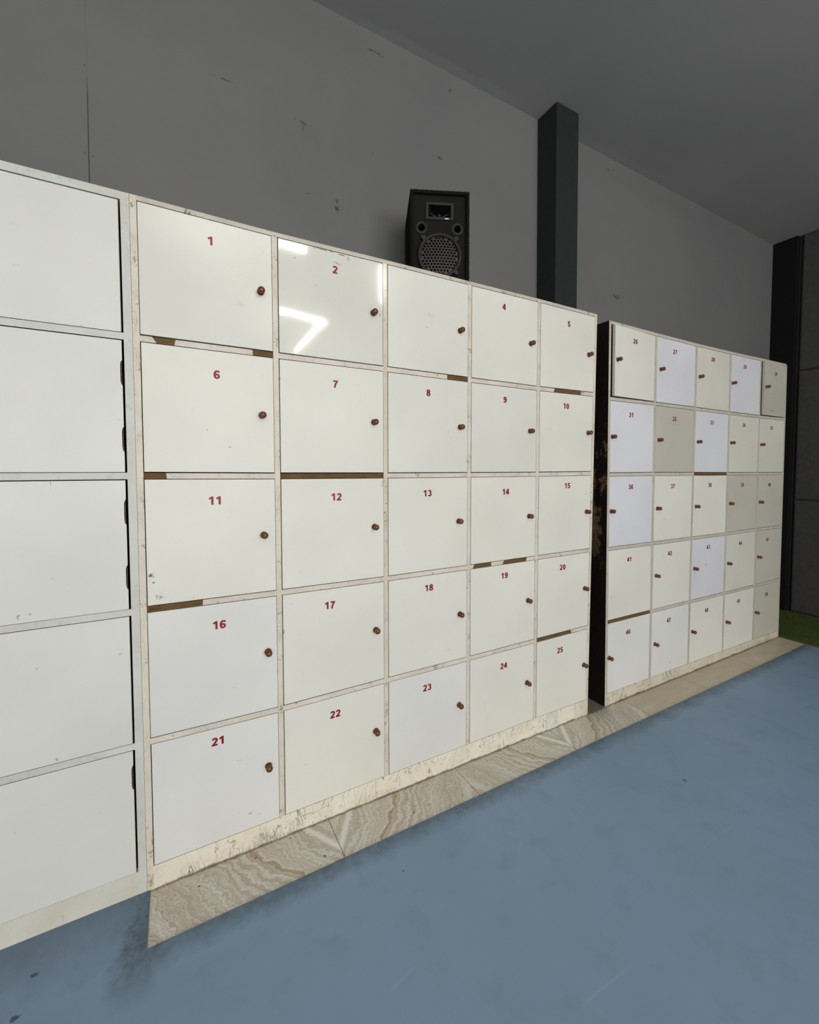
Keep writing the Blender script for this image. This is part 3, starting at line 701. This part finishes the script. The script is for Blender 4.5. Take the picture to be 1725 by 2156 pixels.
# horn
bm = bmesh.new()
fr = [(-.064, -.038), (.064, -.038), (.064, .038), (-.064, .038)]; inn = [(-.052, -.027), (.052, -.027), (.052, .027), (-.052, .027)]; th = [(-.010, -.014), (.010, -.014), (.010, .004), (-.010, .004)]
def rg(pts, y): return [bm.verts.new((x, y, HZ+z)) for x, z in pts]
r0, r1, r2, r3 = rg(fr, by), rg(fr, by-.006), rg(inn, by-.006), rg(th, by+.05)
for a, b in ((r0, r1), (r1, r2), (r2, r3)):
    for i in range(4):
        f = bm.faces.new((a[i], a[(i+1) % 4], b[(i+1) % 4], b[i])); 
        if a is r2: f.material_index = 1
f = bm.faces.new(r3); f.material_index = 1
for s in (-1, 1):   # horn vanes either side of the throat
    vs = [bm.verts.new(q) for q in ((s*.014, by+.012, HZ-.012), (s*.044, by+.002, HZ-.006), (s*.044, by+.002, HZ-.009), (s*.014, by+.012, HZ-.020))]
    vb = [bm.verts.new((v.co.x, v.co.y+.006, v.co.z)) for v in vs]
    bm.faces.new(vs); bm.faces.new(vb[::-1])
    for i in range(4): bm.faces.new((vs[i], vs[(i+1) % 4], vb[(i+1) % 4], vb[i]))
bmesh.ops.recalc_face_normals(bm, faces=bm.faces)
horn = link_mesh('horn', bm, [M_PLASTIC, M_HOLE], spk)
bm = bmesh.new(); lathe(bm, [(.009, 0), (.009, .004), (.006, .009), (.002, .011)], 16, cz=HZ-.012, cy=by+.016); link_mesh('horn_dome', bm, M_PLASTIC, horn, smooth=True)
bm = bmesh.new(); box(bm, .024, .041, by-.0068, by-.006, HZ-.0355, HZ-.0305); link_mesh('sticker', bm, M_STICKER, horn)
# woofer cone behind the grille
bm = bmesh.new(); n = 40; prof = [(.086, .0), (.078, .006), (.070, .004), (.030, .035), (.022, .036), (.018, .028), (.002, .024)]
rings = [[bm.verts.new((r*math.cos(2*math.pi*i/n), by+.004+d, WZ+r*math.sin(2*math.pi*i/n))) for i in range(n)] for r, d in prof]
for a, b in zip(rings, rings[1:]):
    for i in range(n): bm.faces.new((a[i], a[(i+1) % n], b[(i+1) % n], b[i]))
bm.faces.new(rings[-1]); link_mesh('woofer', bm, M_HOLE, spk, smooth=True)
# grille ring and honeycomb grille
bm = bmesh.new(); prof = [(.101, 0), (.101, -.010), (.098, -.014), (.092, -.015), (.088, -.013), (.086, -.008), (.086, 0)]
rings = [[bm.verts.new((r*math.cos(2*math.pi*i/56), by+d, WZ+r*math.sin(2*math.pi*i/56))) for i in range(56)] for r, d in prof]
for a, b in zip(rings, rings[1:]):
    for i in range(56): bm.faces.new((a[i], a[(i+1) % 56], b[(i+1) % 56], b[i]))
bmesh.ops.recalc_face_normals(bm, faces=bm.faces)
gr = link_mesh('grille_ring', bm, M_PLASTIC, spk, smooth=False)
bm = bmesh.new(); pitch = .0150; ro = pitch/math.sqrt(3); ri = .0057
for a in range(-12, 13):
    for b in range(-12, 13):
        cx = pitch*(a + (b % 2)*0.5); cz = b*pitch*math.sqrt(3)/2
        rr = math.hypot(cx, cz)
        if rr > .086: continue
        dome = lambda x, z: -0.004 - 0.010*max(0, 1-(x*x+z*z)/(.088**2))
        hexo = [(cx+ro*math.cos(math.radians(60*q+30)), cz+ro*math.sin(math.radians(60*q+30))) for q in range(6)]
        if rr > .080:
            bm.faces.new([bm.verts.new((x, by+dome(x, z), WZ+z)) for x, z in hexo]); continue
        hexi = [(cx+ri*math.cos(math.radians(60*q+30)), cz+ri*math.sin(math.radians(60*q+30))) for q in range(6)]
        vo = [bm.verts.new((x, by+dome(x, z), WZ+z)) for x, z in hexo]; vi = [bm.verts.new((x, by+dome(x, z), WZ+z)) for x, z in hexi]
        vk = [bm.verts.new((x, by+dome(x, z)+.0015, WZ+z)) for x, z in hexi]
        for q in range(6):
            bm.faces.new((vo[q], vo[(q+1) % 6], vi[(q+1) % 6], vi[q])); bm.faces.new((vi[q], vi[(q+1) % 6], vk[(q+1) % 6], vk[q]))
link_mesh('grille', bm, M_GRILLE, spk)
# clamps holding the grille
for ang in (45, 135, 225, 315):
    ca, sa = math.cos(math.radians(ang)), math.sin(math.radians(ang)); bm = bmesh.new()
    prof = [(-.010, .094), (.010, .094), (.010, .112), (.005, .118), (-.005, .118), (-.010, .112)]
    prism_xz(bm, [(t*(-sa)+r*ca, t*ca+r*sa+WZ) for t, r in prof], by-.016, by-.0005)
    bmesh.ops.recalc_face_normals(bm, faces=bm.faces); bevel(bm, .0015, 1); link_mesh('grille_clamp', bm, M_PLASTIC, spk)

# ------------------------------------------------------------------ ceiling lights (behind and above the viewer; their tubes mirror in the shiny doors)
def ceiling_light(x, y, deg, length, label):
    r = empty('ceiling_light', (x, y, CEIL_Z), math.radians(deg)); tag(r, label, 'ceiling light', 'fluorescent ceiling lights')
    bm = bmesh.new(); L_ = length/2
    box(bm, -L_-.04, L_+.04, -.03, .03, -.065, -.0005)
    for e in (-1, 1): box(bm, e*(L_+.02)-.015, e*(L_+.02)+.015, -.02, .02, -.125, -.0655)
    link_mesh('housing', bm, M_HOUSING, r)
    bm = bmesh.new(); n = 12; R0 = .019
    a = [bm.verts.new((-L_, R0*math.cos(2*math.pi*i/n), -.105+R0*math.sin(2*math.pi*i/n))) for i in range(n)]; b = [bm.verts.new((L_, v.co.y, v.co.z)) for v in a]
    for i in range(n): bm.faces.new((a[i], a[(i+1) % n], b[(i+1) % n], b[i]))
    bm.faces.new(a[::-1]); bm.faces.new(b); bmesh.ops.recalc_face_normals(bm, faces=bm.faces)
    link_mesh('tube', bm, M_TUBE, r, smooth=True)
ceiling_light(0.60, -2.45, 0, 1.2, 'fluorescent ceiling light along the lockers, the one nearest the camera')
ceiling_light(2.135, -2.80, -65, 0.9, 'fluorescent ceiling light running away from the lockers, right of the camera')
ceiling_light(1.42, -4.22, -8, 1.2, 'fluorescent ceiling light in the second row behind the camera')
ceiling_light(1.96, -5.15, 90, 1.6, 'long fluorescent ceiling light in the third row behind the camera')
ceiling_light(-2.2, -5.4, 0, 1.2, 'fluorescent ceiling light at the left side of the room')
